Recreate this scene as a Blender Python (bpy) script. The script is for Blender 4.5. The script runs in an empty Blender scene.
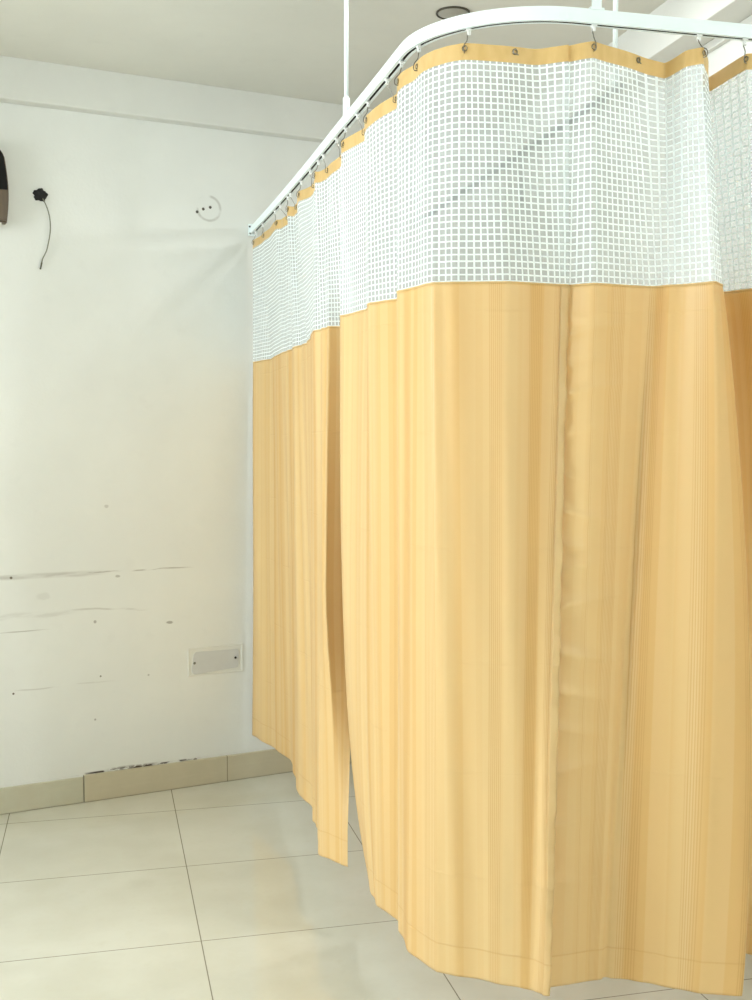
import bpy, bmesh, math, random
from math import sin, cos, pi, radians, atan, sqrt, exp
from mathutils import Vector, Matrix
random.seed(7)
S = bpy.context.scene
COL = S.collection

# ------------------------------------------------------------------ camera, world, lights, exposure
CAM_H, FOCAL_PX = 1.42, 1130.0
cd = bpy.data.cameras.new('camera'); cam = bpy.data.objects.new('camera', cd); COL.objects.link(cam)
cd.sensor_fit = 'VERTICAL'; cd.sensor_height = 24.0; cd.lens = 24.0 * FOCAL_PX / 1000.0
cd.clip_start = 0.05
cam.location = (0, 0, CAM_H)
cam.rotation_euler = (radians(90 - 3.545), 0, -radians(13.70))
S.camera = cam

w = bpy.data.worlds.new('sky'); S.world = w; w.use_nodes = True
w.node_tree.nodes['Background'].inputs[0].default_value = (0.80, 0.90, 1.0, 1)
w.node_tree.nodes['Background'].inputs[1].default_value = 1.0

def area(name, loc, rot, sx, sy, power, col):
    l = bpy.data.lights.new(name, 'AREA'); l.shape = 'RECTANGLE'; l.size = sx; l.size_y = sy
    l.energy = power; l.color = col
    o = bpy.data.objects.new(name, l); COL.objects.link(o); o.location = loc; o.rotation_euler = rot
    return o
# fill daylight from two unseen windows, added behind the camera and at left
area('rear_fill_light', (-0.4, -2.52, 1.55), (radians(90), 0, 0), 2.3, 1.4, 16, (0.93, 0.98, 1.0))
area('left_fill_light', (-2.72, 2.2, 1.4), (radians(90), 0, radians(-90)), 2.2, 1.7, 118, (0.93, 0.98, 1.0))
GLOBE_RADIANCE, BAY_POWER = 310, 7

S.view_settings.view_transform = 'Standard'; S.view_settings.look = 'None'
S.view_settings.gamma = 1; S.view_settings.use_curve_mapping = False
S.view_settings.exposure = 0.41

# ------------------------------------------------------------------ node helpers
class NT:
    def __init__(s, name):
        s.m = bpy.data.materials.new(name); s.m.use_nodes = True; s.t = s.m.node_tree
        s.t.nodes.clear(); s.out = s.t.nodes.new('ShaderNodeOutputMaterial')
    def n(s, typ, **kw):
        x = s.t.nodes.new('ShaderNode' + typ)
        for k, v in kw.items(): setattr(x, k, v)
        return x
    def put(s, sock, v):
        if hasattr(v, 'links') or isinstance(v, bpy.types.NodeSocket): s.t.links.new(v, sock)
        else:
            if isinstance(v, tuple) and len(v) == 3 and sock.type == 'RGBA': v = (*v, 1)
            sock.default_value = v
    def math(s, op, a, b=0.0, c=None, clamp=False):
        x = s.n('Math', operation=op, use_clamp=clamp); s.put(x.inputs[0], a)
        s.put(x.inputs[1], b)
        if c is not None: s.put(x.inputs[2], c)
        return x.outputs[0]
    def mix(s, f, a, b):
        x = s.n('Mix', data_type='RGBA'); s.put(x.inputs[0], f); s.put(x.inputs[6], a); s.put(x.inputs[7], b)
        return x.outputs[2]
    def noise(s, vec, scale, detail=2, rough=0.5, dim='3D', w=None):
        x = s.n('TexNoise', noise_dimensions=dim)
        if dim == '1D': s.put(x.inputs['W'], w)
        else: s.put(x.inputs['Vector'], vec)
        x.inputs['Scale'].default_value = scale; x.inputs['Detail'].default_value = detail; x.inputs['Roughness'].default_value = rough
        return x.outputs[0]
    def sstep(s, v, a, b):
        x = s.n('MapRange', interpolation_type='SMOOTHSTEP'); s.put(x.inputs[0], v)
        x.inputs[1].default_value = a; x.inputs[2].default_value = b
        return x.outputs[0]
    def scaled(s, vec, sc):
        x = s.n('Mapping'); s.put(x.inputs[0], vec); x.inputs[3].default_value = sc; return x.outputs[0]
    def xyz(s, vec):
        x = s.n('SeparateXYZ'); s.put(x.inputs[0], vec); return x.outputs
    def coord(s, which='Object'):
        return s.n('TexCoord').outputs[which]
    def bump(s, h, strength, dist):
        x = s.n('Bump'); s.put(x.inputs['Height'], h); x.inputs['Strength'].default_value = strength; x.inputs['Distance'].default_value = dist
        return x.outputs[0]
    def principled(s, col, rough=0.5, metal=0.0, spec=0.5, normal=None):
        x = s.n('BsdfPrincipled'); s.put(x.inputs['Base Color'], col); s.put(x.inputs['Roughness'], rough)
        s.put(x.inputs['Metallic'], metal); s.put(x.inputs['Specular IOR Level'], spec)
        if normal is not None: s.put(x.inputs['Normal'], normal)
        return x
    def done(s, sh):
        s.t.links.new(sh, s.out.inputs[0]); return s.m

def simple(name, col, rough=0.5, metal=0.0, spec=0.5, nscale=40, var=0.06, bump=0.0):
    t = NT(name); c = t.coord()
    n = t.noise(c, nscale, 3)
    dark = tuple(x * (1 - var) for x in col); lite = tuple(min(1, x * (1 + var)) for x in col)
    cc = t.mix(n, dark, lite)
    nm = t.bump(n, bump, 0.002) if bump else None
    return t.done(t.principled(cc, rough, metal, spec, nm).outputs[0])

def srgb(r, g, b):
    f = lambda v: (v / 255 / 12.92) if v <= 10 else ((v / 255 + 0.055) / 1.055) ** 2.4
    return (f(r), f(g), f(b))

# ------------------------------------------------------------------ materials
def plaster(name, base, marks=False):
    t = NT(name); c = t.coord()
    n1 = t.noise(c, 1.6, 4, 0.6); n2 = t.noise(c, 14, 4, 0.6); n3 = t.noise(c, 90, 2)
    col = t.mix(t.sstep(n1, 0.35, 0.7), tuple(x * 0.965 for x in base), tuple(min(1, x * 1.02) for x in base))
    col = t.mix(t.math('MULTIPLY', t.sstep(n2, 0.55, 0.8), 0.25), col, tuple(x * 0.88 for x in base))
    if marks:
        X, Y, Z = t.xyz(c)
        def strip(z0, slope, half, x0, x1, amt, colour, wob=0.01, lo=0.35, hi=0.6, sc=(9, 9, 60)):
            nonlocal col
            wv = t.math('MULTIPLY', t.math('SUBTRACT', t.noise(c, 5, 2), 0.5), wob)
            d = t.math('ABSOLUTE', t.math('SUBTRACT', t.math('SUBTRACT', Z, z0), t.math('ADD', t.math('MULTIPLY', X, slope), wv)))
            k = t.math('SUBTRACT', 1.0, t.sstep(d, half * 0.2, half))
            k = t.math('MULTIPLY', k, t.sstep(X, x0 - 0.06, x0 + 0.04))
            k = t.math('MULTIPLY', k, t.math('SUBTRACT', 1.0, t.sstep(X, x1 - 0.06, x1 + 0.06)))
            k = t.math('MULTIPLY', k, t.sstep(t.noise(t.scaled(c, sc), 1.0, 3), lo, hi))
            col = t.mix(t.math('MULTIPLY', k, amt), col, colour)
        dirt = srgb(120, 112, 95)
        strip(0.878, 0.0, 0.014, -1.2, -0.02, 0.42, dirt, lo=0.15, hi=0.7)
        strip(0.880, 0.0, 0.004, -0.1, 0.33, 0.55, dirt, lo=0.4, hi=0.55)
        strip(0.735, 0.02, 0.016, -1.2, -0.12, 0.16, dirt, wob=0.05)
        strip(0.675, 0.0, 0.003, -0.36, -0.24, 0.5, dirt, lo=0.3, hi=0.5)
        strip(0.735, -0.05, 0.006, -0.10, 0.14, 0.30, dirt, wob=0.04)
        strip(0.455, 0.0, 0.004, -0.32, 0.02, 0.25, dirt, wob=0.03)
        strip(0.107, 0.0, 0.006, -0.07, 0.34, 1.0, srgb(60, 50, 38), wob=0.010, lo=0.44, hi=0.52, sc=(22, 22, 70))
        strip(0.108, 0.0, 0.011, 0.04, 0.19, 0.75, srgb(80, 68, 50), wob=0.02, lo=0.42, hi=0.5, sc=(40, 40, 90))
        def spot(x, z, r, amt, colour, ell=1.0):
            nonlocal col
            dx = t.math('MULTIPLY', t.math('SUBTRACT', X, x), ell); dz = t.math('SUBTRACT', Z, z)
            d = t.math('SQRT', t.math('ADD', t.math('MULTIPLY', dx, dx), t.math('MULTIPLY', dz, dz)))
            d = t.math('ADD', d, t.math('MULTIPLY', t.math('SUBTRACT', t.noise(c, 60, 2), 0.5), r * 0.7))
            k = t.math('SUBTRACT', 1.0, t.sstep(d, r * 0.55, r))
            col = t.mix(t.math('MULTIPLY', k, amt), col, colour)
        for (x, z, r, a, e) in SPOTS:
            spot(x, z, r, a, srgb(88, 78, 60), e)
        # ring left by a removed round fitting about the three plugs
        rx, rz, rr = 0.438, 2.285, 0.047
        dx = t.math('SUBTRACT', X, rx); dz = t.math('SUBTRACT', Z, rz)
        d = t.math('SQRT', t.math('ADD', t.math('MULTIPLY', dx, dx), t.math('MULTIPLY', dz, dz)))
        ring = t.math('SUBTRACT', 1.0, t.sstep(t.math('ABSOLUTE', t.math('SUBTRACT', d, rr)), 0.001, 0.008))
        ring = t.math('MULTIPLY', ring, t.sstep(t.noise(c, 18, 2), 0.38, 0.6))
        col = t.mix(t.math('MULTIPLY', ring, 0.35), col, dirt)
    hgt = t.math('ADD', t.math('MULTIPLY', n2, 0.6), t.math('MULTIPLY', n3, 0.4))
    nm = t.bump(hgt, 0.25, 0.004)
    return t.done(t.principled(col, 0.62, 0, 0.35, nm).outputs[0])

# x along the wall, z up, radius, strength, horizontal squeeze
SPOTS = [(-0.335, 0.877, 0.006, 0.9, 1), (0.262, 0.665, 0.007, 0.55, 0.4), (-0.03, 0.69, 0.007, 0.5, 1),
         (-0.335, 0.445, 0.005, 0.9, 1), (-0.012, 0.478, 0.005, 0.8, 1), (-0.035, 0.313, 0.005, 0.5, 1),
         (0.175, 0.465, 0.005, 0.4, 1), (0.02, 1.13, 0.008, 0.28, 0.8), (-0.22, 0.80, 0.018, 0.10, 0.6),
         (0.06, 0.86, 0.006, 0.4, 0.5), (0.36, 0.105, 0.006, 0.8, 0.6)]

M = {}
M['wall_back'] = plaster('painted plaster with scuffs', srgb(229, 232, 227), True)
M['wall'] = plaster('painted plaster', srgb(229, 232, 227))
M['ceiling'] = plaster('ceiling paint', srgb(219, 219, 209))
M['beam'] = plaster('beam paint', srgb(222, 224, 218))
M['rail'] = simple('white powder coated aluminium', srgb(238, 250, 250), 0.32, 0, 0.5, 30, 0.02)
M['slot'] = simple('dark rail slot', srgb(48, 48, 44), 0.7)
M['plastic'] = simple('white nylon', srgb(235, 238, 235), 0.4)
M['steel'] = simple('hook steel', srgb(130, 126, 116), 0.28, 0.9, 0.5, 60, 0.1)
M['brass'] = simple('eyelet metal', srgb(150, 140, 115), 0.25, 0.9, 0.5, 60, 0.15)
M['black'] = simple('black rubber', srgb(24, 24, 24), 0.6, 0, 0.4, 80, 0.4, 0.5)
M['cable'] = simple('grey cable sheath', srgb(128, 128, 112), 0.55, 0, 0.4, 60, 0.2)
M['cable_end'] = simple('dark cable end', srgb(90, 88, 72), 0.6)
M['greyplate'] = simple('grey blanking plate', srgb(204, 207, 206), 0.45, 0, 0.4, 25, 0.05)
M['plateframe'] = simple('painted box frame', srgb(224, 226, 219), 0.6, 0, 0.3, 25, 0.03)
M['screw'] = simple('dark screw', srgb(40, 38, 34), 0.4, 0.6)
M['screwgrey'] = simple('grey screw', srgb(120, 122, 112), 0.4, 0.6)
M['plug'] = simple('wall plug', srgb(84, 82, 74), 0.7)
M['fitting'] = simple('fitting grey', srgb(168, 166, 156), 0.35, 0.2)
M['rim'] = simple('dark rim', srgb(70, 66, 52), 0.4, 0.3)
M['darkglass'] = simple('black lacquer', srgb(14, 13, 11), 0.6, 0, 0.2, 20, 0.3)
M['aluminium'] = simple('window aluminium', srgb(205, 207, 208), 0.35, 0.6)
M['wood'] = None

def wood_mat():
    t = NT('brown wood'); c = t.coord(); X, Y, Z = t.xyz(c)
    n = t.noise(t.scaled(c, (60, 60, 6)), 1.0, 4)
    col = t.mix(n, srgb(58, 46, 34), srgb(112, 94, 66))
    return t.done(t.principled(col, 0.4).outputs[0])
M['wood'] = wood_mat()

def floor_mat():
    t = NT('vitrified floor tile'); c = t.coord(); X, Y, Z = t.xyz(c)
    TX, TY, ox, oy = 0.6, 0.5565, 0.253, 3.6485
    def line(v, o, T, tilt=None):
        q = t.math('DIVIDE', t.math('SUBTRACT', v, o), T)
        f = t.math('ABSOLUTE', t.math('SUBTRACT', q, t.math('ROUND', q)))
        return t.math('MULTIPLY', f, T), t.math('FLOOR', q)
    dx, ix = line(X, ox, TX); dy, iy = line(Y, oy, TY)
    d = t.math('MINIMUM', dx, dy)
    g = t.math('SUBTRACT', 1.0, t.sstep(d, 0.0008, 0.0022))
    cell = t.n('TexWhiteNoise', noise_dimensions='2D')
    cv = t.n('CombineXYZ'); t.put(cv.inputs[0], ix); t.put(cv.inputs[1], iy); t.put(cell.inputs[0], cv.outputs[0])
    n = t.noise(c, 3.0, 5, 0.6); n2 = t.noise(c, 24, 3)
    base = t.mix(t.sstep(n, 0.3, 0.7), srgb(205, 204, 187), srgb(216, 216, 202))
    base = t.mix(t.math('MULTIPLY', cell.outputs[0], 0.25), base, srgb(210, 210, 196))
    base = t.mix(t.math('MULTIPLY', t.sstep(n2, 0.5, 0.8), 0.25), base, srgb(198, 194, 172))
    base = t.mix(t.math('MULTIPLY', t.sstep(t.noise(c, 2.2, 3), 0.62, 0.78), 0.35), base, srgb(180, 177, 155))
    col = t.mix(t.math('MULTIPLY', g, 0.85), base, srgb(112, 106, 84))
    rough = t.math('ADD', 0.05, t.math('MULTIPLY', n, 0.06))
    nm = t.bump(t.math('SUBTRACT', t.math('MULTIPLY', n2, 0.05), g), 0.3, 0.001)
    p = t.principled(col, rough, 0, 0.5, nm); p.inputs['IOR'].default_value = 1.7
    return t.done(p.outputs[0])
M['floor'] = floor_mat()

def skirting_mat():
    t = NT('skirting tile'); c = t.coord(); X, Y, Z = t.xyz(c)
    q = t.math('DIVIDE', t.math('SUBTRACT', X, -0.085), 0.575)
    f = t.math('MULTIPLY', t.math('ABSOLUTE', t.math('SUBTRACT', q, t.math('ROUND', q))), 0.575)
    g = t.math('SUBTRACT', 1.0, t.sstep(f, 0.001, 0.0028))
    n = t.noise(c, 9, 5, 0.65); n2 = t.noise(t.scaled(c, (8, 8, 60)), 1, 3)
    warm = t.mix(t.sstep(X, -0.10, -0.07), srgb(194, 193, 171), srgb(197, 189, 162))
    col = t.mix(t.math('MULTIPLY', t.sstep(n, 0.35, 0.7), 0.5), warm, srgb(188, 181, 155))
    col = t.mix(t.math('MULTIPLY', t.sstep(n2, 0.5, 0.7), 0.2), col, srgb(205, 198, 172))
    col = t.mix(t.math('MULTIPLY', g, 0.75), col, srgb(110, 100, 76))
    # darker along the floor joint
    k = t.math('SUBTRACT', 1.0, t.sstep(Z, 0.001, 0.006))
    col = t.mix(t.math('MULTIPLY', k, 0.5), col, srgb(100, 92, 70))
    return t.done(t.principled(col, 0.35, 0, 0.45).outputs[0])
M['skirting'] = skirting_mat()

GOLD_D, GOLD, GOLD_L = srgb(216, 178, 108), srgb(239, 210, 144), srgb(249, 232, 180)
def gold_mat(name, header=False):
    t = NT(name); uv = t.n('UVMap').outputs[0]; U, V, _ = t.xyz(uv)
    wob = U
    # woven satin stripes: broad bands, narrow bands and hair lines that come in groups
    broad = t.sstep(t.noise(None, 9.0, 0, 0.5, '1D', wob), 0.42, 0.56)
    mid = t.sstep(t.noise(None, 34.0, 0, 0.5, '1D', t.math('ADD', wob, 7.3)), 0.47, 0.53)
    hair = t.math('SINE', t.math('MULTIPLY', wob, 2 * pi / 0.0042))
    hair = t.sstep(hair, 0.0, 0.6)
    group = t.sstep(t.noise(None, 22.0, 0, 0.5, '1D', t.math('ADD', wob, 21.7)), 0.54, 0.60)
    hair = t.math('MULTIPLY', hair, group)
    if header: col = t.mix(t.noise(t.scaled(uv, (60, 20, 1)), 1.0, 3), srgb(200, 166, 100), srgb(230, 200, 140))
    else:
        col = t.mix(t.math('MULTIPLY', broad, 0.55), GOLD, GOLD_L)
        col = t.mix(t.math('MULTIPLY', mid, 0.36), col, GOLD_L)
        col = t.mix(t.math('MULTIPLY', hair, 0.48), col, GOLD_D)
    wv = t.noise(t.scaled(uv, (900, 900, 1)), 1.0, 1)
    col = t.mix(t.math('MULTIPLY', wv, 0.10), col, srgb(208, 166, 92))
    # crumple: soft waves, fold lines from the packet, hem stitching
    soft = t.noise(t.scaled(uv, (9, 2.2, 1)), 1.0, 3)
    fine = t.noise(t.scaled(uv, (30, 16, 1)), 1.0, 3)
    q = t.math('DIVIDE', t.math('ADD', V, t.math('MULTIPLY', t.math('SUBTRACT', t.noise(t.scaled(uv, (3, 3, 1)), 1, 1), .5), 0.008)), 0.243)
    pk = t.math('MULTIPLY', t.math('ABSOLUTE', t.math('SUBTRACT', q, t.math('ROUND', q))), 0.243)
    pk = t.math('SUBTRACT', 1.0, t.sstep(pk, 0.0008, 0.0035))
    pk = t.math('MULTIPLY', pk, t.sstep(t.noise(t.scaled(uv, (7, 3, 1)), 1.0, 2), 0.45, 0.58))
    hem = t.math('ABSOLUTE', t.math('SUBTRACT', V, 0.072))
    hem = t.math('SUBTRACT', 1.0, t.sstep(hem, 0.0006, 0.003))
    col = t.mix(t.math('MULTIPLY', hem, 0.30), col, GOLD_D)
    h = t.math('MULTIPLY', soft, 0.8)
    h = t.math('ADD', h, t.math('MULTIPLY', fine, 0.16))
    h = t.math('ADD', h, t.math('MULTIPLY', pk, 0.10))
    h = t.math('SUBTRACT', h, t.math('MULTIPLY', hem, 0.10))
    nm = t.bump(h, 0.5, 0.012)
    rough = t.math('SUBTRACT', 0.52, t.math('MULTIPLY', broad, 0.10))
    p = t.principled(col, rough, 0, 0.45, nm)
    p.inputs['Sheen Weight'].default_value = 0.25; p.inputs['Sheen Roughness'].default_value = 0.4
    p.inputs['Sheen Tint'].default_value = (1, 0.9, 0.7, 1)
    tr = t.n('BsdfTranslucent'); t.put(tr.inputs[0], t.mix(0.4, col, srgb(240, 180, 95)))
    mx = t.n('MixShader'); mx.inputs[0].default_value = 0.18 if header else 0.42
    t.t.links.new(p.outputs[0], mx.inputs[1]); t.t.links.new(tr.outputs[0], mx.inputs[2])
    return t.done(mx.outputs[0])
M['gold'] = gold_mat('gold striped satin'); M['header'] = gold_mat('gold header tape', True)

def net_mat():
    t = NT('white square net'); uv = t.n('UVMap').outputs[0]; U, V, _ = t.xyz(uv)
    def thread(v, T, ww):
        q = t.math('DIVIDE', v, T)
        f = t.math('ABSOLUTE', t.math('SUBTRACT', q, t.math('ROUND', q)))
        return t.math('SUBTRACT', 1.0, t.sstep(f, ww * 0.8, ww * 1.15))
    k = t.math('MAXIMUM', thread(U, 0.0143, 0.138), thread(V, 0.0134, 0.132))
    n = t.noise(t.scaled(uv, (400, 400, 1)), 1.0, 2)
    thr = t.principled(t.mix(n, srgb(236, 248, 248), srgb(246, 255, 255)), 0.6, 0, 0.3)
    trn = t.n('BsdfTranslucent'); t.put(trn.inputs[0], srgb(245, 250, 250))
    m1 = t.n('MixShader'); m1.inputs[0].default_value = 0.35
    t.t.links.new(thr.outputs[0], m1.inputs[1]); t.t.links.new(trn.outputs[0], m1.inputs[2])
    veil = t.principled(srgb(208, 217, 218), 0.7, 0, 0.2)
    vt = t.n('BsdfTranslucent'); t.put(vt.inputs[0], srgb(214, 220, 219))
    m0 = t.n('MixShader'); m0.inputs[0].default_value = 0.35
    t.t.links.new(veil.outputs[0], m0.inputs[1]); t.t.links.new(vt.outputs[0], m0.inputs[2])
    tp = t.n('BsdfTransparent')
    m2 = t.n('MixShader'); m2.inputs[0].default_value = 0.50
    t.t.links.new(tp.outputs[0], m2.inputs[1]); t.t.links.new(m0.outputs[0], m2.inputs[2])
    m3 = t.n('MixShader'); t.put(m3.inputs[0], k)
    t.t.links.new(m2.outputs[0], m3.inputs[1]); t.t.links.new(m1.outputs[0], m3.inputs[2])
    return t.done(m3.outputs[0])
M['net'] = net_mat()

def pane_mat():
    t = NT('window pane'); g = t.n('BsdfGlossy'); g.inputs['Roughness'].default_value = 0.02
    tp = t.n('BsdfTransparent'); fr = t.n('Fresnel'); fr.inputs[0].default_value = 1.45
    m = t.n('MixShader'); t.t.links.new(fr.outputs[0], m.inputs[0]); t.t.links.new(tp.outputs[0], m.inputs[1]); t.t.links.new(g.outputs[0], m.inputs[2])
    return t.done(m.outputs[0])
M['pane'] = pane_mat()
def emit(name, col, st):
    t = NT(name); e = t.n('Emission'); e.inputs[0].default_value = (*col, 1); e.inputs[1].default_value = st; return t.done(e.outputs[0])
M['lamp'] = emit('diffuser of added bay lamp', (1, 0.97, 0.9), 6)
M['globe'] = emit('lit globe', (0.96, 0.985, 1.0), GLOBE_RADIANCE)

# ------------------------------------------------------------------ mesh helpers
def link(name, bm, mat, parent=None, smooth=False, loc=None, rotz=0.0):
    bmesh.ops.recalc_face_normals(bm, faces=bm.faces)
    me = bpy.data.meshes.new(name); bm.to_mesh(me); bm.free()
    for m in (mat if isinstance(mat, (list, tuple)) else [mat]): me.materials.append(m)
    if smooth:
        for p in me.polygons: p.use_smooth = True
    o = bpy.data.objects.new(name, me); COL.objects.link(o)
    if loc is not None: o.location = loc
    o.rotation_euler[2] = rotz
    if parent is not None: o.parent = parent
    return o
def root(name, label, cat, loc=(0, 0, 0), rotz=0.0, group=None):
    o = bpy.data.objects.new(name, None); COL.objects.link(o); o.location = loc; o.rotation_euler[2] = rotz
    o.empty_display_size = 0.1; tag(o, label, cat, group); return o
def tag(o, label, cat, group=None):
    o['label'] = label; o['category'] = cat
    if group: o['group'] = group
    return o
def struct(o): o['kind'] = 'structure'; return o
def box(bm, x0, x1, y0, y1, z0, z1, bev=0.0, mi=0):
    vs = [bm.verts.new((x, y, z)) for z in (z0, z1) for y in (y0, y1) for x in (x0, x1)]
    fs = [bm.faces.new([vs[i] for i in q]) for q in ((0, 2, 3, 1), (4, 5, 7, 6), (0, 1, 5, 4), (2, 6, 7, 3), (0, 4, 6, 2), (1, 3, 7, 5))]
    for f in fs: f.material_index = mi
    if bev:
        es = list({e for f in fs for e in f.edges})
        bmesh.ops.bevel(bm, geom=es, offset=bev, segments=2, affect='EDGES', profile=0.5)
    return fs
def tube(bm, pts, r, n=8, cap=True, closed=False, mi=0):
    pts = [Vector(p) for p in pts]; rings = []; N = len(pts)
    prev = None
    for i, p in enumerate(pts):
        a = pts[(i - 1) % N] if (closed or i > 0) else p; b = pts[(i + 1) % N] if (closed or i < N - 1) else p
        d = (b - a).normalized()
        if prev is None:
            ref = Vector((0, 0, 1)) if abs(d.z) < 0.9 else Vector((1, 0, 0))
            u = d.cross(ref).normalized()
        else:
            u = (prev - d * prev.dot(d)).normalized()
        prev = u; v = d.cross(u)
        rr = r[i] if isinstance(r, (list, tuple)) else r
        rings.append([bm.verts.new(p + (u * cos(2 * pi * k / n) + v * sin(2 * pi * k / n)) * rr) for k in range(n)])
    m = N if closed else N - 1
    for i in range(m):
        A, B = rings[i], rings[(i + 1) % N]
        for k in range(n):
            f = bm.faces.new((A[k], A[(k + 1) % n], B[(k + 1) % n], B[k])); f.smooth = True; f.material_index = mi
    if cap and not closed:
        for f in (bm.faces.new(rings[0][::-1]), bm.faces.new(rings[-1])): f.material_index = mi
def lathe(bm, prof, n=32, M4=None, mi=0):
    rings = []
    for r, z in prof:
        rings.append([bm.verts.new((r * cos(2 * pi * k / n), r * sin(2 * pi * k / n), z)) for k in range(n)] if r > 1e-6 else [bm.verts.new((0, 0, z))])
    for A, B in zip(rings, rings[1:]):
        for k in range(n):
            a = A[k % len(A)]; a2 = A[(k + 1) % len(A)]; b = B[k % len(B)]; b2 = B[(k + 1) % len(B)]
            vs = []
            for v in (a, a2, b2, b):
                if v not in vs: vs.append(v)
            if len(vs) > 2:
                f = bm.faces.new(vs); f.smooth = True; f.material_index = mi
    if M4 is not None:
        allv = [v for r in rings for v in r]
        bmesh.ops.transform(bm, matrix=M4, verts=allv)

# ------------------------------------------------------------------ room shell
CEIL = 2.74
WANG = atan(0.237); W0 = Vector((0, 4.410, 0))          # the far wall runs at a slight angle
CW = cos(WANG)
def on_wall(u, off=0.0, z=0.0):                          # u metres along the wall, off metres out of it
    return Vector((W0.x + u * CW + off * sin(WANG), W0.y + u * sin(WANG) - off * cos(WANG), z))
def wall_y(x): return 4.410 + 0.237 * x

bm = bmesh.new(); box(bm, -2.9, 4.0, -2.9, 5.6, -0.1, 0.0); struct(link('floor', bm, M['floor']))
bm = bmesh.new(); box(bm, -2.9, 4.0, -2.9, 5.6, CEIL, CEIL + 0.12); struct(link('ceiling', bm, M['ceiling']))
bm = bmesh.new(); box(bm, -2.9, 2.1, 0.0, 0.15, 0.0, CEIL); struct(link('wall_back', bm, M['wall_back'], loc=W0, rotz=WANG))
bm = bmesh.new(); box(bm, 1.836, 1.98, 1.60, 4.9, 0.0, CEIL); struct(link('wall_right', bm, M['wall']))
bm = bmesh.new(); box(bm, 1.98, 3.55, 1.60, 1.74, 0.0, CEIL); struct(link('wall_right_return', bm, M['wall']))
bm = bmesh.new(); box(bm, 3.40, 3.55, -2.55, 1.60, 0.0, CEIL); struct(link('wall_right_near', bm, M['wall']))
# left wall and rear wall, each with an opening for an added window
def holed_wall(name, a0, a1, t0, t1, w0, w1, z0, z1, axis):
    bm = bmesh.new()
    for (p, q, r, s) in ((a0, w0, 0, CEIL), (w1, a1, 0, CEIL), (w0, w1, 0, z0), (w0, w1, z1, CEIL)):
        if axis == 'x': box(bm, p, q, t0, t1, r, s)
        else: box(bm, t0, t1, p, q, r, s)
    return struct(link(name, bm, M['wall']))
holed_wall('wall_left', -2.55, 3.95, -2.70, -2.55, 1.1, 3.3, 0.5, 2.3, 'y')
holed_wall('wall_rear', -2.70, 3.55, -2.55, -2.40, -1.55, 0.75, 0.85, 2.25, 'x')
def window(name, w0, w1, z0, z1, t, axis):
    bm = bmesh.new(); mid = (w0 + w1) / 2
    bars = [(w0, w0 + .05, z0, z1), (w1 - .05, w1, z0, z1), (w0 + .05, w1 - .05, z0, z0 + .05), (w0 + .05, w1 - .05, z1 - .05, z1), (mid - .025, mid + .025, z0 + .05, z1 - .05)]
    for p, q, r, s in bars:
        if axis == 'x': box(bm, p, q, t - .025, t + .025, r, s, 0.003)
        else: box(bm, t - .025, t + .025, p, q, r, s, 0.003)
    fr = struct(link(name, bm, M['aluminium']))
    for p, q in ((w0 + .05, mid - .025), (mid + .025, w1 - .05)):
        bm = bmesh.new()
        if axis == 'x': box(bm, p, q, t - .003, t + .003, z0 + .05, z1 - .05)
        else: box(bm, t - .003, t + .003, p, q, z0 + .05, z1 - .05)
        link('window_pane', bm, M['pane'], fr)
window('added_window_1', -1.55, 0.75, 0.85, 2.25, -2.46, 'x')  # unseen, added to hold the soft fill from behind
window('added_window_2', 1.1, 3.3, 0.5, 2.3, -2.62, 'y')  # unseen, added so fill from the left brightens the curtain's left arm

# beams under the ceiling: one along the far wall, one along the right wall with a thin bead below it
bm = bmesh.new(); box(bm, -2.9, 2.1, -0.055, 0.001, 2.592, CEIL + 0.002, 0.004); struct(link('trim_1', bm, M['beam'], loc=W0, rotz=WANG))
bm = bmesh.new(); box(bm, 1.715, 1.8365, 1.60, 4.83, 2.600, CEIL + 0.002, 0.003); struct(link('trim_2', bm, M['beam']))
bm = bmesh.new(); box(bm, 1.818, 1.8365, 1.60, 4.83, 2.575, 2.5995, 0.003); struct(link('trim_3', bm, M['beam']))
# tiled skirting
bm = bmesh.new(); box(bm, -2.85, -0.0855, -0.012, 0.001, 0, 0.098, 0.0015); box(bm, -0.0845, 2.05, -0.015, 0.001, 0, 0.104, 0.0015)
struct(link('baseboard_back', bm, M['skirting'], loc=W0, rotz=WANG))
bm = bmesh.new(); box(bm, 1.823, 1.8365, 1.60, 4.8, 0, 0.10, 0.0015); struct(link('baseboard_right', bm, M['skirting']))
bm = bmesh.new(); box(bm, -2.5505, -2.537, -2.4, 3.7, 0, 0.10, 0.0015); struct(link('baseboard_left', bm, M['skirting']))

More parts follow.
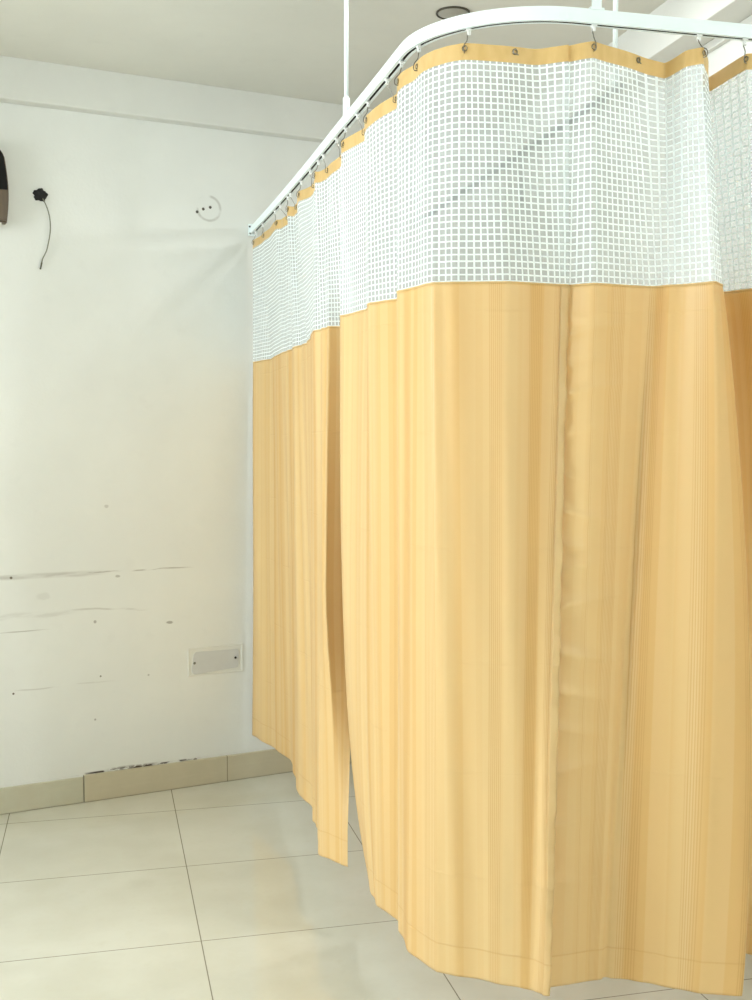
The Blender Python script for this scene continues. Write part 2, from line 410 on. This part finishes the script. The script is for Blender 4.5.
# ------------------------------------------------------------------ curtain rail
RZ0, RZ1, RW = 2.2285, 2.2555, 0.0105     # underside, top, half width
def drop(y): return -0.030 * max(0.0, (y - 3.1) / 1.45)      # the far end of the rail sits a little lower
def rail_path():
    pts = [(0.602, wall_y(0.602) - 0.004)]
    for i in range(1, 14): pts.append((0.602 + 0.054 * (1 - (1 - i / 13) ** 2), 4.55 + (2.42 - 4.55) * i / 13))
    cx, cy, R = 0.656 + 0.275, 2.42, 0.275
    for i in range(1, 25):
        a = pi + (pi / 2) * i / 24; pts.append((cx + R * cos(a), cy + R * sin(a)))
    y = cy - R
    for i in range(1, 10): pts.append((cx + (1.832 - cx) * i / 9, y + 0.006 * i / 9))
    return pts
RAIL = rail_path()
def channel(bm, path, z0, z1, hw, slot=0.0030, mi=(0, 1)):
    """C-shaped rail section swept along a plan path: body in material 0, inside of the slot in material 1"""
    prof = [(-hw, z0), (-hw, z1), (hw, z1), (hw, z0), (slot, z0), (slot, z0 + .004), (hw - .003, z0 + .004), (hw - .003, z1 - .004), (-hw + .003, z1 - .004), (-hw + .003, z0 + .004), (-slot, z0 + .004), (-slot, z0)]
    inner = {5, 6, 7, 8, 9}
    rings = []; N = len(path)
    for i, p in enumerate(path):
        a = Vector(path[max(0, i - 1)]); b = Vector(path[min(N - 1, i + 1)]); d = (b - a).normalized(); nrm = Vector((-d.y, d.x))
        rings.append([bm.verts.new((p[0] + nrm.x * x, p[1] + nrm.y * x, z + drop(p[1]))) for x, z in prof])
    K = len(prof)
    for A, B in zip(rings, rings[1:]):
        for k in range(K):
            f = bm.faces.new((A[k], A[(k + 1) % K], B[(k + 1) % K], B[k])); f.material_index = mi[1] if k in inner or k in (4, 10) else mi[0]
    for r in (rings[0], rings[-1]): bm.faces.new(r)
rail = root('curtain_rail', 'white L-shaped curtain rail with a rounded corner carrying the gold curtains', 'curtain rail', (0.602, 4.55, 0))
def child(name, bm, mat, par, smooth=False):
    """geometry is written in world coordinates; move it under its thing"""
    T = Matrix.Translation(par.location) @ Matrix.Rotation(par.rotation_euler[2], 4, 'Z')
    bmesh.ops.transform(bm, matrix=T.inverted(), verts=bm.verts)
    return link(name, bm, mat, par, smooth)
bm = bmesh.new(); channel(bm, RAIL, RZ0, RZ1, RW); child('track', bm, [M['rail'], M['slot']], rail)
# rod with sleeve over the left arm
def rod(par, x, y, r, z0, sleeve=True):
    bm = bmesh.new(); tube(bm, [(x, y, z0 + 0.02), (x, y, CEIL - 0.004)], r, 14); child('suspension_rod', bm, M['rail'], par)
    bm = bmesh.new(); lathe(bm, [(0, z0), (r + .0035, z0), (r + .0035, z0 + .046), (r + .001, z0 + .05), (0, z0 + .05)], 18, Matrix.Translation((x, y, 0))); child('rod_sleeve', bm, M['rail'], par)
    bm = bmesh.new(); lathe(bm, [(0, CEIL), (.028, CEIL), (.026, CEIL - .006), (r + .003, CEIL - .010), (0, CEIL - .010)], 24, Matrix.Translation((x, y, 0))); child('ceiling_flange', bm, M['rail'], par)
rod(rail, 0.650, 3.0, 0.0058, RZ1 - 0.001)
# flat perforated strap over the front arm
bm = bmesh.new(); box(bm, 0.963, 0.984, 2.136, 2.139, RZ1 - 0.001, CEIL - 0.003, 0.0008)
box(bm, 0.958, 0.989, 2.133, 2.158, RZ1 - .001, RZ1 + .004, 0.001); box(bm, 0.955, 0.992, 2.128, 2.165, CEIL - .004, CEIL, 0.001)
strap = child('hanger_strap', bm, M['rail'], rail)
for z in (2.318, 2.42, 2.55):
    bm = bmesh.new(); lathe(bm, [(0, 0), (.0028, 0), (.0028, .0015), (0, .0018)], 12, Matrix.Translation((0.9675, 2.1362, z)) @ Matrix.Rotation(radians(90), 4, 'X'))
    s = child('strap_screw', bm, M['slot'], rail)
# wall bracket at the far end
bm = bmesh.new()
P = on_wall(0.602 / CW, 0.0)
box(bm, 0.585, 0.620, P.y - 0.016, P.y - 0.004, RZ0 - .038, RZ1 - .018, 0.002)
wb = child('wall_bracket', bm, M['rail'], rail)
for dx, dz in ((-.012, .022), (-.010, -.004), (.008, -.004)):
    bm = bmesh.new(); lathe(bm, [(0, 0), (.0042, 0), (.0036, .003), (0, .0035)], 12, Matrix.Translation((0.602 + dx, P.y - 0.0155, RZ0 - .024 + dz)) @ Matrix.Rotation(radians(90), 4, 'X'))
    child('bracket_screw', bm, M['screw'], rail)
bm = bmesh.new(); box(bm, 1.8285, 1.8355, 2.12, 2.18, RZ0 - .008, RZ1 + .008, 0.0015); child('wall_bracket', bm, M['rail'], rail)

# the dark bar seen through the net, hung on two white rods
rail2 = root('hanging_bar', 'dark straight bar hung from the ceiling on white rods, seen through the front net', 'hanging bar', (1.21, 3.1, 0))
bm = bmesh.new(); tube(bm, [(1.218, 4.34, 2.2285), (1.205, 2.50, 2.2285)], 0.0085, 12); child('bar', bm, M['black'], rail2)
rod(rail2, 1.2055, 2.54, 0.0062, 2.218); rod(rail2, 1.2145, 4.30, 0.0062, 2.218)
bm = bmesh.new(); tube(bm, [(1.211, 3.17, 2.225), (1.211, 3.171, 2.17), (1.213, 3.17, 2.11)], 0.0026, 6)
lathe(bm, [(0, 2.112), (.0055, 2.108), (.0065, 2.085), (.004, 2.078), (0, 2.077)], 12, Matrix.Translation((1.213, 3.17, 0)))
child('pull_cord', bm, M['slot'], rail2)

# ------------------------------------------------------------------ curtains
ZT, ZHB, ZM, ZB = 2.196, 2.164, 1.710, 0.200
# each column: plan point at header, at the foot of the net, at the hem
A = [((0.594, 4.505), (0.596, 4.515), (0.574, 4.450)), ((0.616, 4.330), (0.640, 4.360), (0.625, 4.270)), ((0.628, 4.096), (0.640, 4.050), (0.668, 4.068)),
      ((0.654, 3.994), (0.650, 3.930), (0.652, 3.904)), ((0.632, 3.862), (0.644, 3.798), (0.630, 3.671)), ((0.657, 3.811), (0.659, 3.728), (0.653, 3.531)),
      ((0.630, 3.648), (0.652, 3.579), (0.631, 3.412)), ((0.656, 3.492), (0.613, 3.303), (0.629, 3.330)), ((0.636, 3.374), (0.625, 3.219), (0.595, 3.137)),
      ((0.658, 3.303), (0.632, 3.152), (0.631, 3.066)), ((0.666, 3.128), (0.662, 3.057), (0.653, 3.022))]
Bc = [((0.641, 3.027), (0.603, 2.862), (0.701, 2.981)), ((0.672, 2.879), (0.633, 2.695), (0.678, 2.827)), ((0.648, 2.766), (0.607, 2.566), (0.675, 2.753)),
      ((0.676, 2.581), (0.651, 2.464), (0.702, 2.658)), ((0.648, 2.457), (0.616, 2.329), (0.691, 2.588)), ((0.658, 2.365), (0.629, 2.267), (0.686, 2.484)),
      ((0.674, 2.268), (0.648, 2.180), (0.720, 2.375)), ((0.717, 2.218), (0.700, 2.159), (0.775, 2.337)), ((0.789, 2.189), (0.788, 2.130), (0.849, 2.282)),
      ((0.862, 2.184), (0.871, 2.141), (0.894, 2.248)), ((0.923, 2.157), (0.928, 2.150), (0.927, 2.212))]
Cc = [((0.918, 2.164), (0.912, 2.172), (0.905, 2.240)), ((0.971, 2.141), (0.963, 2.112), (1.002, 2.254)), ((1.079, 2.174), (1.097, 2.136), (1.096, 2.254)),
      ((1.159, 2.206), (1.120, 2.105), (1.144, 2.224)), ((1.175, 2.148), (1.150, 2.080), (1.191, 2.189)), ((1.204, 2.127), (1.182, 2.034), (1.248, 2.148)),
      ((1.249, 2.185), (1.224, 2.072), (1.329, 2.115)), ((1.300, 2.300), (1.290, 2.185), (1.380, 2.250)), ((1.309, 2.140), (1.319, 2.115), (1.440, 2.300)),
      ((1.382, 2.124), (1.400, 2.080), (1.520, 2.200)), ((1.484, 2.216), (1.500, 2.170), (1.600, 2.250)), ((1.586, 2.124), (1.600, 2.080), (1.680, 2.140)),
      ((1.687, 2.216), (1.690, 2.170), (1.730, 2.240)), ((1.809, 2.155), (1.780, 2.130), (1.790, 2.160))]

def cat(p0, p1, p2, p3, t):
    return 0.5 * ((2 * p1) + (p2 - p0) * t + (2 * p0 - 5 * p1 + 4 * p2 - p3) * t * t + (3 * p1 - p0 - 3 * p2 + p3) * t ** 3)
def sample(cols, lev, s, soft=0.38):
    n = len(cols) - 1; i = min(int(s), n - 1); t = s - i
    g = lambda k: Vector(cols[max(0, min(n, k))][lev])
    return cat(g(i - 1), g(i), g(i + 1), g(i + 2), t) * soft + g(i).lerp(g(i + 1), t) * (1 - soft)
class Cloth:
    def __init__(c, cols, extra=None, sub=12):
        c.cols = cols; c.extra = extra; c.sub = sub; n = len(cols) - 1
        c.ss = [i / sub for i in range(n * sub + 1)]
        L = [0.0]
        for a, b in zip(c.ss, c.ss[1:]): L.append(L[-1] + (sample(cols, 1, b) - sample(cols, 1, a)).length)
        c.len = L
    def at(c, s, z):
        pt, pm, pb = (sample(c.cols, k, s) for k in (0, 1, 2))
        if z >= ZM: q = (min(z, ZHB) - ZM) / (ZHB - ZM)
        else: q = 0
        if z >= ZM:
            base = pm.lerp(pt, q)
            k = 1 - abs(2 * q - 1)
        else:
            q = (ZM - z) / (ZM - ZB)
            base = pm.lerp(pb, q)
        x, y = base
        if c.extra:
            dx, dy = c.extra(s, z); x += dx; y += dy
        return Vector((x, y, z + drop(y) * (z - ZB) / (ZT - ZB)))
    def grid(c, zs, dz=None, svals=None):
        bm = bmesh.new(); uvl = bm.loops.layers.uv.new('UVMap'); ss = svals or c.ss
        rows = []
        info = {}
        for z in zs:
            r = []
            for s in ss:
                p = c.at(s, z)
                if dz: p.z += dz(s, z)
                v = bm.verts.new(p); r.append(v)
                k = min(len(c.len) - 1, int(s * c.sub)); fr = s * c.sub - k
                u = c.len[k] + (c.len[min(k + 1, len(c.len) - 1)] - c.len[k]) * fr
                info[v] = (u, z - ZB)
            rows.append(r)
        for a, b in zip(rows, rows[1:]):
            for k in range(len(ss) - 1):
                f = bm.faces.new((a[k], a[k + 1], b[k + 1], b[k])); f.smooth = True
                for l in f.loops: l[uvl].uv = info[l.vert]
        return bm
def lin(a, b, n): return [a + (b - a) * i / n for i in range(n + 1)]

def build_curtain(name, label, cols, extra, hooks, sagf, edge=None, hemf=None):
    cl = Cloth(cols, extra)
    mid = cl.at((len(cols) - 1) / 2, 1.0)
    r = root(name, label, 'curtain', (mid.x, mid.y, ZB), 0, 'gold curtains with white net tops')
    sag = lambda s, z: sagf(s) * max(0.0, (z - ZM) / (ZT - ZM)) ** 1.5
    # net runs slightly below the top of the gold cloth
    o = child('net_panel', cl.grid(lin(ZHB, ZM, 26), sag), M['net'], r); o['label'] = 'white square net panel'
    o = child('header_tape', cl.grid(lin(ZT, ZHB - 0.001, 4), sag), M['header'], r); o['label'] = 'gold header tape with eyelets'
    hz = lambda s, z: (hemf(s) if hemf else 0) * max(0, (0.5 - z) / 0.3)
    o = child('drape', cl.grid(lin(ZM + 0.001, ZB, 240), hz), M['gold'], r); o['label'] = 'gold satin drape with woven stripes'
    sol = o.modifiers.new('thickness', 'SOLIDIFY'); sol.thickness = 0.0006; sol.offset = 0
    # piped joint between net and satin
    bm = bmesh.new(); tube(bm, [cl.at(s, ZM + 0.002) + Vector((0, -0.0006, 0)) for s in cl.ss], 0.0018, 6); child('joint_piping', bm, M['gold'], r)
    if edge is not None:
        s0, s1 = edge
        bm = bmesh.new()
        o = cl.grid(lin(ZM, ZB, 240), hz, lin(s0, s1, 4))
        for v in o.verts: v.co.y -= 0.0016; v.co.x -= 0.0010
        bm.free(); h = child('side_hem', o, M['gold'], r)
        s2 = h.modifiers.new('thickness', 'SOLIDIFY'); s2.thickness = 0.002; s2.offset = 0
    for (s, hung) in hooks:
        p = cl.at(s, ZT - 0.011); p.z += sag(s, ZT - 0.011)
        q = cl.at(min(s + .15, len(cols) - 1), ZT - 0.011); q0 = cl.at(max(s - .15, 0), ZT - 0.011)
        tdir = (q - q0); tdir.z = 0; tdir.normalize(); nrm = Vector((tdir.y, -tdir.x, 0))
        if nrm.dot(Vector((0, 0, CAM_H)) - p) < 0: nrm = -nrm
        nrm.z = 0
        ey = [p + nrm * 0.0012 + (tdir * cos(a) + Vector((0, 0, 1)) * sin(a)) * 0.0048 for a in (2 * pi * k / 16 for k in range(16))]
        bm = bmesh.new(); tube(bm, ey, 0.0014, 6, closed=True); e = child('eyelet', bm, M['brass'], r, True)
        if hung:
            # nearest place on the rail
            g = min((Vector(RAIL[i]).lerp(Vector(RAIL[i + 1]), f / 60) for i in range(len(RAIL) - 1) for f in range(60)), key=lambda v: (v - p.xy).length)
            G = Vector((g.x, g.y, RZ0 + drop(g.y)))
            bm = bmesh.new()
            low = p + nrm * 0.004 + Vector((0, 0, -0.007))
            top = G + Vector((0, 0, -0.012))
            ptsh = [top + tdir * 0.003 + Vector((0, 0, .003)), top + Vector((0, 0, .006)), top - tdir * 0.003 + Vector((0, 0, .002)),
                    top.lerp(p, 0.45) + nrm * 0.001, p + nrm * 0.007 + Vector((0, 0, 0.005)), low + nrm * 0.003, low - nrm * 0.007, p - nrm * 0.006 + Vector((0, 0, 0.004))]
            sm = []
            for i in range(len(ptsh) - 1):
                a0 = ptsh[max(0, i - 1)]; a1 = ptsh[i]; a2 = ptsh[i + 1]; a3 = ptsh[min(len(ptsh) - 1, i + 2)]
                sm += [cat(a0, a1, a2, a3, k / 5) for k in range(5)]
            tube(bm, sm + [ptsh[-1]], 0.0011, 6); hk = child('curtain_hook', bm, M['steel'], r, True)
            bm = bmesh.new(); box(bm, -.0032, .0032, -.0032, .0032, -.013, .006, .0008); box(bm, -.0058, .0058, -.0058, .0058, -.0035, -.0005, .0008)
            bmesh.ops.transform(bm, matrix=Matrix.Translation(G - Vector(r.location)), verts=bm.verts)
            link('glider', bm, M['plastic'], hk)
        else:
            bm = bmesh.new(); a = p + nrm * 0.003
            tube(bm, [a + tdir * .004 + Vector((0, 0, .002)), a + tdir * .001 + Vector((0, 0, .006)), a - tdir * .004 + Vector((0, 0, .004)), a - tdir * .003 - Vector((0, 0, .003)), a + tdir * .007 - Vector((0, 0, .006))], .0011, 6)
            child('curtain_hook', bm, M['steel'], r, True)
    return r, cl

def scal(hs, depth):
    hs = sorted(hs)
    def f(s):
        for a, b in zip(hs, hs[1:]):
            if a <= s <= b:
                t = (s - a) / (b - a); return -depth * sin(pi * t) * min(1, (b - a))
        return 0.0
    return f

# A: the far panel, its free edge turned inward half way down
def exA(s, z):
    k = max(0.0, min(1.0, (s - 9.0)))                   # only the last facet
    d = max(0.0, min(1.0, (2.1 - z) / 0.45, (z - .3) / 0.6))
    m = max(0.0, 1 - abs(s - 9.0) / 1.0) * max(0.0, min(1.0, (1.68 - z) / 0.7, (z - .3) / 0.5))
    rip = 0.0035 * sin(s * 7.1 + 2.0 * z) * sin(2.2 * z + s * 1.3)
    return (0.045 * d * k + rip - 0.022 * d * m, 0.10 * d * k - 0.01 * m * d)
hA = [0.15, 1.0, 2.05, 3.0, 4.1, 5.0, 6.1, 7.0, 8.0, 9.0, 10.0]
build_curtain('curtain', 'gold curtain nearest the far wall, gathered narrow, its free edge turned inward', A, exA,
              [(s, True) for s in hA], scal(hA, 0.006))
# B: the panel that goes round the rounded corner
def exB(s, z):
    rip = 0.003 * sin(s * 5.3 + 1.7 * z) * sin(2.6 * z + s)
    pk = 0.0
    if s > 9.2 and z < ZM:
        e = exp(-(10 - s) / 0.28)
        pk = e * 0.0022 * sin(z * 95 + 3 * sin(z * 13)) + e * 0.002 * sin(z * 37)
        wv = 0.010 * max(0, 1 - abs(z - .45) / .35) * exp(-((s - 9.4) / .5) ** 2)
        pk -= wv
    q = max(0.0, (ZM - z) / (ZM - ZB)); lead = exp(-(s / 1.3) ** 2) * 0.075 * (q - q ** 4)
    return (rip + 0.0006 * sin(z * 60) * (s > 9.6) - lead, rip * 0.5 + pk)
hB = [0.1, 1.0, 2.0, 3.0, 4.05, 5.2, 7.1]
uB = [8.45]
build_curtain('curtain', 'gold curtain rounding the rail corner, middle panel with a smooth flat face', Bc, exB,
              [(s, True) for s in hB] + [(s, False) for s in uB], (lambda s: -.010 * sin(pi * min(1, (s - 7.1) / 3.6)) if s > 7.1 else 0.0), edge=(9.60, 10.0))
# C: the near right panel with a deep fold at its right
RID = [(1.655, .004, .010), (1.605, .009, .010), (1.545, .005, .008), (1.485, .012, .012), (1.40, .004, .010), (1.33, .005, .012), (1.255, .010, .014), (1.19, .006, .010),
       (1.12, .008, .016), (1.04, .011, .018), (0.955, .012, .018), (0.87, .010, .020), (0.79, .008, .018), (0.68, .010, .020), (0.56, .007, .02), (.45, .006, .02)]
def exC(s, z):
    y = 0.003 * sin(s * 4.1 + z * 1.5) * sin(2.3 * z + s * 2)
    if z < ZM and s < 2.6:
        e = exp(-max(0, s - 0.1) / 0.75) * min(1, s / 0.40)
        for z0, amp, wd in RID:
            zz = z - z0 + 0.018 * s * (1 if int(z0 * 100) % 2 else -1)
            y -= 1.8 * e * amp * exp(-(zz / wd) ** 2) * (1 if zz > 0 else 0.6)
    # crease running down between the second and third columns
    if z < ZM:
        sc = 2.05 - 0.25 * (ZM - z) / 1.5
        y += 0.012 * exp(-((s - sc) / 0.10) ** 2) * min(1, (ZM - z) / 0.5)
    q = max(0.0, (ZM - z) / (ZM - ZB))
    dx = 0.042 * sin(pi * min(1, q)) ** 0.8 * max(0, min(1, (s - 4.0) / 2)) if 0 < q < 1 else 0.0
    return (dx, y)
hC = [1.0, 5.0, 8.0, 9.0, 11.0, 13.0]
build_curtain('curtain', 'gold curtain at the right, puckered along its left seam, deep fold at the right', Cc, exC,
              [(s, True) for s in hC] + [(2.05, False)], (lambda s: -.010 * (sin(pi * (s + 2.9) / 3.9) if s < 1 else (sin(pi * (s - 1) / 3.2) if s < 4.2 else (sin(pi * (s - 5) / 3) if 5 < s < 8 else 0.0)))))

# ------------------------------------------------------------------ things on the far wall
# black lump of a wiring hole with a dangling cable
hp = on_wall(-0.2055, 0.0, 2.277)
wire_hole = root('wiring_outlet', 'black knotted wiring outlet on the far wall with a thin cable dangling', 'outlet', hp, WANG)
bm = bmesh.new()
bmesh.ops.create_icosphere(bm, subdivisions=4, radius=0.025)
for v in bm.verts:
    a = math.atan2(v.co.z, v.co.x); k = 1 + 0.10 * sin(5 * a + .6) + 0.05 * sin(11 * a) + .04 * sin(v.co.x * 420) * sin(v.co.z * 390)
    v.co.x *= k * 1.02; v.co.z *= k * .92; v.co.y = v.co.y * 0.42 * k - 0.002
    if v.co.y > 0.0: v.co.y = 0.0
link('grommet', bm, M['black'], wire_hole, True)
bm = bmesh.new()
cp = [(0.004, -.006, -.006), (.014, -.016, -.030), (.024, -.020, -.060), (.031, -.016, -.095), (.031, -.012, -.135), (.024, -.010, -.175), (.016, -.009, -.205), (.003, -.009, -.232), (-.004, -.009, -.262)]
cp = [Vector(p) for p in cp]; sm = []
for i in range(len(cp) - 1): sm += [cat(cp[max(0, i - 1)], cp[i], cp[i + 1], cp[min(len(cp) - 1, i + 2)], k / 5) for k in range(5)]
sm.append(cp[-1]); tube(bm, sm, 0.0022, 8)
cb = link('cable', bm, M['cable'], wire_hole)
bm = bmesh.new(); tube(bm, [cp[-2] + (cp[-1] - cp[-2]) * .45, cp[-1], cp[-1] + Vector((-.002, 0, -.008))], 0.0029, 8); link('cable_tip', bm, M['cable_end'], cb)

# three wall plugs
for i, (u, z, lab) in enumerate([(.3905, 2.268, 'lowest and leftmost of three wall plugs in the faint ring'), (.4155, 2.281, 'middle one of three wall plugs in the faint ring'), (.444, 2.290, 'highest and rightmost of three wall plugs in the faint ring')]):
    bm = bmesh.new(); lathe(bm, [(.0022, 0), (.0030, .0), (.0052, .0012), (.0058, .0004), (.006, -.001)], 14, Matrix.Rotation(radians(90), 4, 'X'))
    lathe(bm, [(0, .0004), (.0046, .0004)], 14, Matrix.Rotation(radians(90), 4, 'X'))
    o = link('wall_plug', bm, M['plug'], loc=on_wall(u, 0.0, z), rotz=WANG); tag(o, lab, 'wall plug', 'wall plugs of a removed round fitting')

# blank plate low on the wall
pl = root('blank_wall_plate', 'grey blank switch plate in a pale frame low on the far wall', 'wall plate', on_wall(0.4505, 0, 0.498), WANG)
bm = bmesh.new(); hw, hh, b = .116, .0565, .007
box(bm, -hw, hw, -.003, 0.0005, hh - b, hh, .0012); box(bm, -hw, hw, -.003, 0.0005, -hh, -hh + b, .0012)
box(bm, -hw, -hw + b, -.003, 0.0005, -hh + b, hh - b, .0012); box(bm, hw - b, hw, -.003, 0.0005, -hh + b, hh - b, .0012)
box(bm, -hw + b, hw - b, -.0015, 0.0005, -hh + b, hh - b)
link('frame', bm, M['plateframe'], pl)
bm = bmesh.new()
out = []
for (cx, cz, a0) in ((.088, .034, 0), (-.086, .036, 90), (-.092, -.044, 180), (.086, -.034, 270)):
    r_ = .008 if cx > 0 else .016
    cx -= (r_ if cx > 0 else -r_) * .9; cz -= (r_ if cz > 0 else -r_) * .9
    for k in range(6):
        a = radians(a0 + 18 * k); out.append((cx + r_ * cos(a), cz + r_ * sin(a)))
# soft, slightly bellied outline like the skewed plate
f0 = bm.faces.new([bm.verts.new((x * 1.08, -.0014, z * 1.08)) for x, z in out])
ex = bmesh.ops.extrude_face_region(bm, geom=[f0]); vs = [g for g in ex['geom'] if isinstance(g, bmesh.types.BMVert)]
bmesh.ops.translate(bm, vec=(0, -.0025, 0), verts=vs)
plate = link('plate', bm, M['greyplate'], pl)
for (x, z, m) in ((-.090, -.004, 'screwgrey'), (.082, .003, 'screw')):
    bm = bmesh.new(); lathe(bm, [(0, 0), (.0052, 0), (.0046, .0022), (0, .0028)], 16, Matrix.Translation((x, -.0037, z)) @ Matrix.Rotation(radians(90), 4, 'X'))
    s = link('screw', bm, M[m], pl); s['label'] = 'dark screw' if m == 'screw' else 'greyish screw'

# dark fitting cut by the left edge of the picture
wf = root('wall_plaque', 'black and brown wall plaque with a bowed side, cut off at the left', 'plaque', on_wall(-0.438, 0, 2.295), WANG)
def plaque(z0, z1, y0, y1, grow=0.0, step=20):
    bm = bmesh.new(); prof = []
    zs = lin(z0, z1, step)
    def edge(z):
        t = (z + .135) / .27                       # 0 foot .. 1 top
        w_ = .100 + .012 * sin(pi * min(1, t * 1.05 + .10)) - (.030 * max(0, (t - .84) / .16) ** 1.8)
        return w_ + grow
    loop = [(edge(z), z) for z in zs] + [(-edge(z), z) for z in reversed(zs)]
    f = bm.faces.new([bm.verts.new((x, y1, z)) for x, z in loop])
    e = bmesh.ops.extrude_face_region(bm, geom=[f]); v = [g for g in e['geom'] if isinstance(g, bmesh.types.BMVert)]
    bmesh.ops.translate(bm, vec=(0, y0 - y1, 0), verts=v)
    return bm
link('back_board', plaque(-.135, .135, -.040, 0.0, .003), M['wood'], wf)
link('black_panel', plaque(-.02, .132, -.052, -.040, -.002), M['darkglass'], wf)
link('brown_panel', plaque(-.128, -.0205, -.050, -.040, -.002), M['wood'], wf)
bm = bmesh.new(); box(bm, -.09, .088, -.046, -.001, -.150, -.1355, .002); link('bottom_ledge', bm, M['plateframe'], wf)

# unlit round fitting on the ceiling
cf = root('ceiling_fitting', 'small round grey ceiling fitting with a dark rim above the rail corner', 'ceiling light', (1.105, 3.505, CEIL))
bm = bmesh.new(); lathe(bm, [(.050, 0), (.0535, 0), (.0545, -.003), (.0530, -.006), (.0505, -.006), (.0495, -.002)], 40); link('rim', bm, M['rim'], cf, True)
bm = bmesh.new(); lathe(bm, [(0, -.012), (.020, -.0115), (.036, -.009), (.049, -.003), (.0497, 0)], 40); link('lens', bm, M['fitting'], cf, True)

# ------------------------------------------------------------------ lit lamps out of view: globe behind the camera, one added in the curtained bay
def panel_lamp(label, x, y, size, power):
    r = root('bay_fill_lamp', label, 'ceiling light', (x, y, CEIL)); h = size / 2
    bm = bmesh.new()
    for q in ((-h - .015, h + .015, -h - .015, -h), (-h - .015, h + .015, h, h + .015), (-h - .015, -h, -h, h), (h, h + .015, -h, h)): box(bm, *q, -.022, 0, .001)
    link('frame', bm, M['aluminium'], r)
    bm = bmesh.new(); box(bm, -h, h, -h, h, -.014, -.002); link('diffuser', bm, M['lamp'], r)
    l = area('bay_fill_light', (0, 0, -.026), (0, 0, 0), size, size, power, (.96, .985, 1.0)); l.parent = r
    return r
gl = root('globe_lamp', 'round lit globe lamp hanging behind the camera', 'ceiling light', (2.25, -1.35, CEIL))
bm = bmesh.new(); lathe(bm, [(0, 0), (.05, 0), (.045, -.02), (.012, -.03), (0, -.03)], 24); link('ceiling_cup', bm, M['aluminium'], gl, True)
bm = bmesh.new(); tube(bm, [(0, 0, -.02), (0, 0, -.13)], .004, 8); lathe(bm, [(0, -.12), (.022, -.122), (.026, -.150), (0, -.150)], 20); link('cord', bm, M['plastic'], gl)
bm = bmesh.new(); bmesh.ops.create_icosphere(bm, subdivisions=3, radius=.08, matrix=Matrix.Translation((0, 0, -.225))); link('globe', bm, M['globe'], gl, True)
panel_lamp('square lit ceiling lamp added out of view over the curtained bay', 1.15, 2.95, 0.18, BAY_POWER)  # unseen lamp added to light the curtain folds from inside
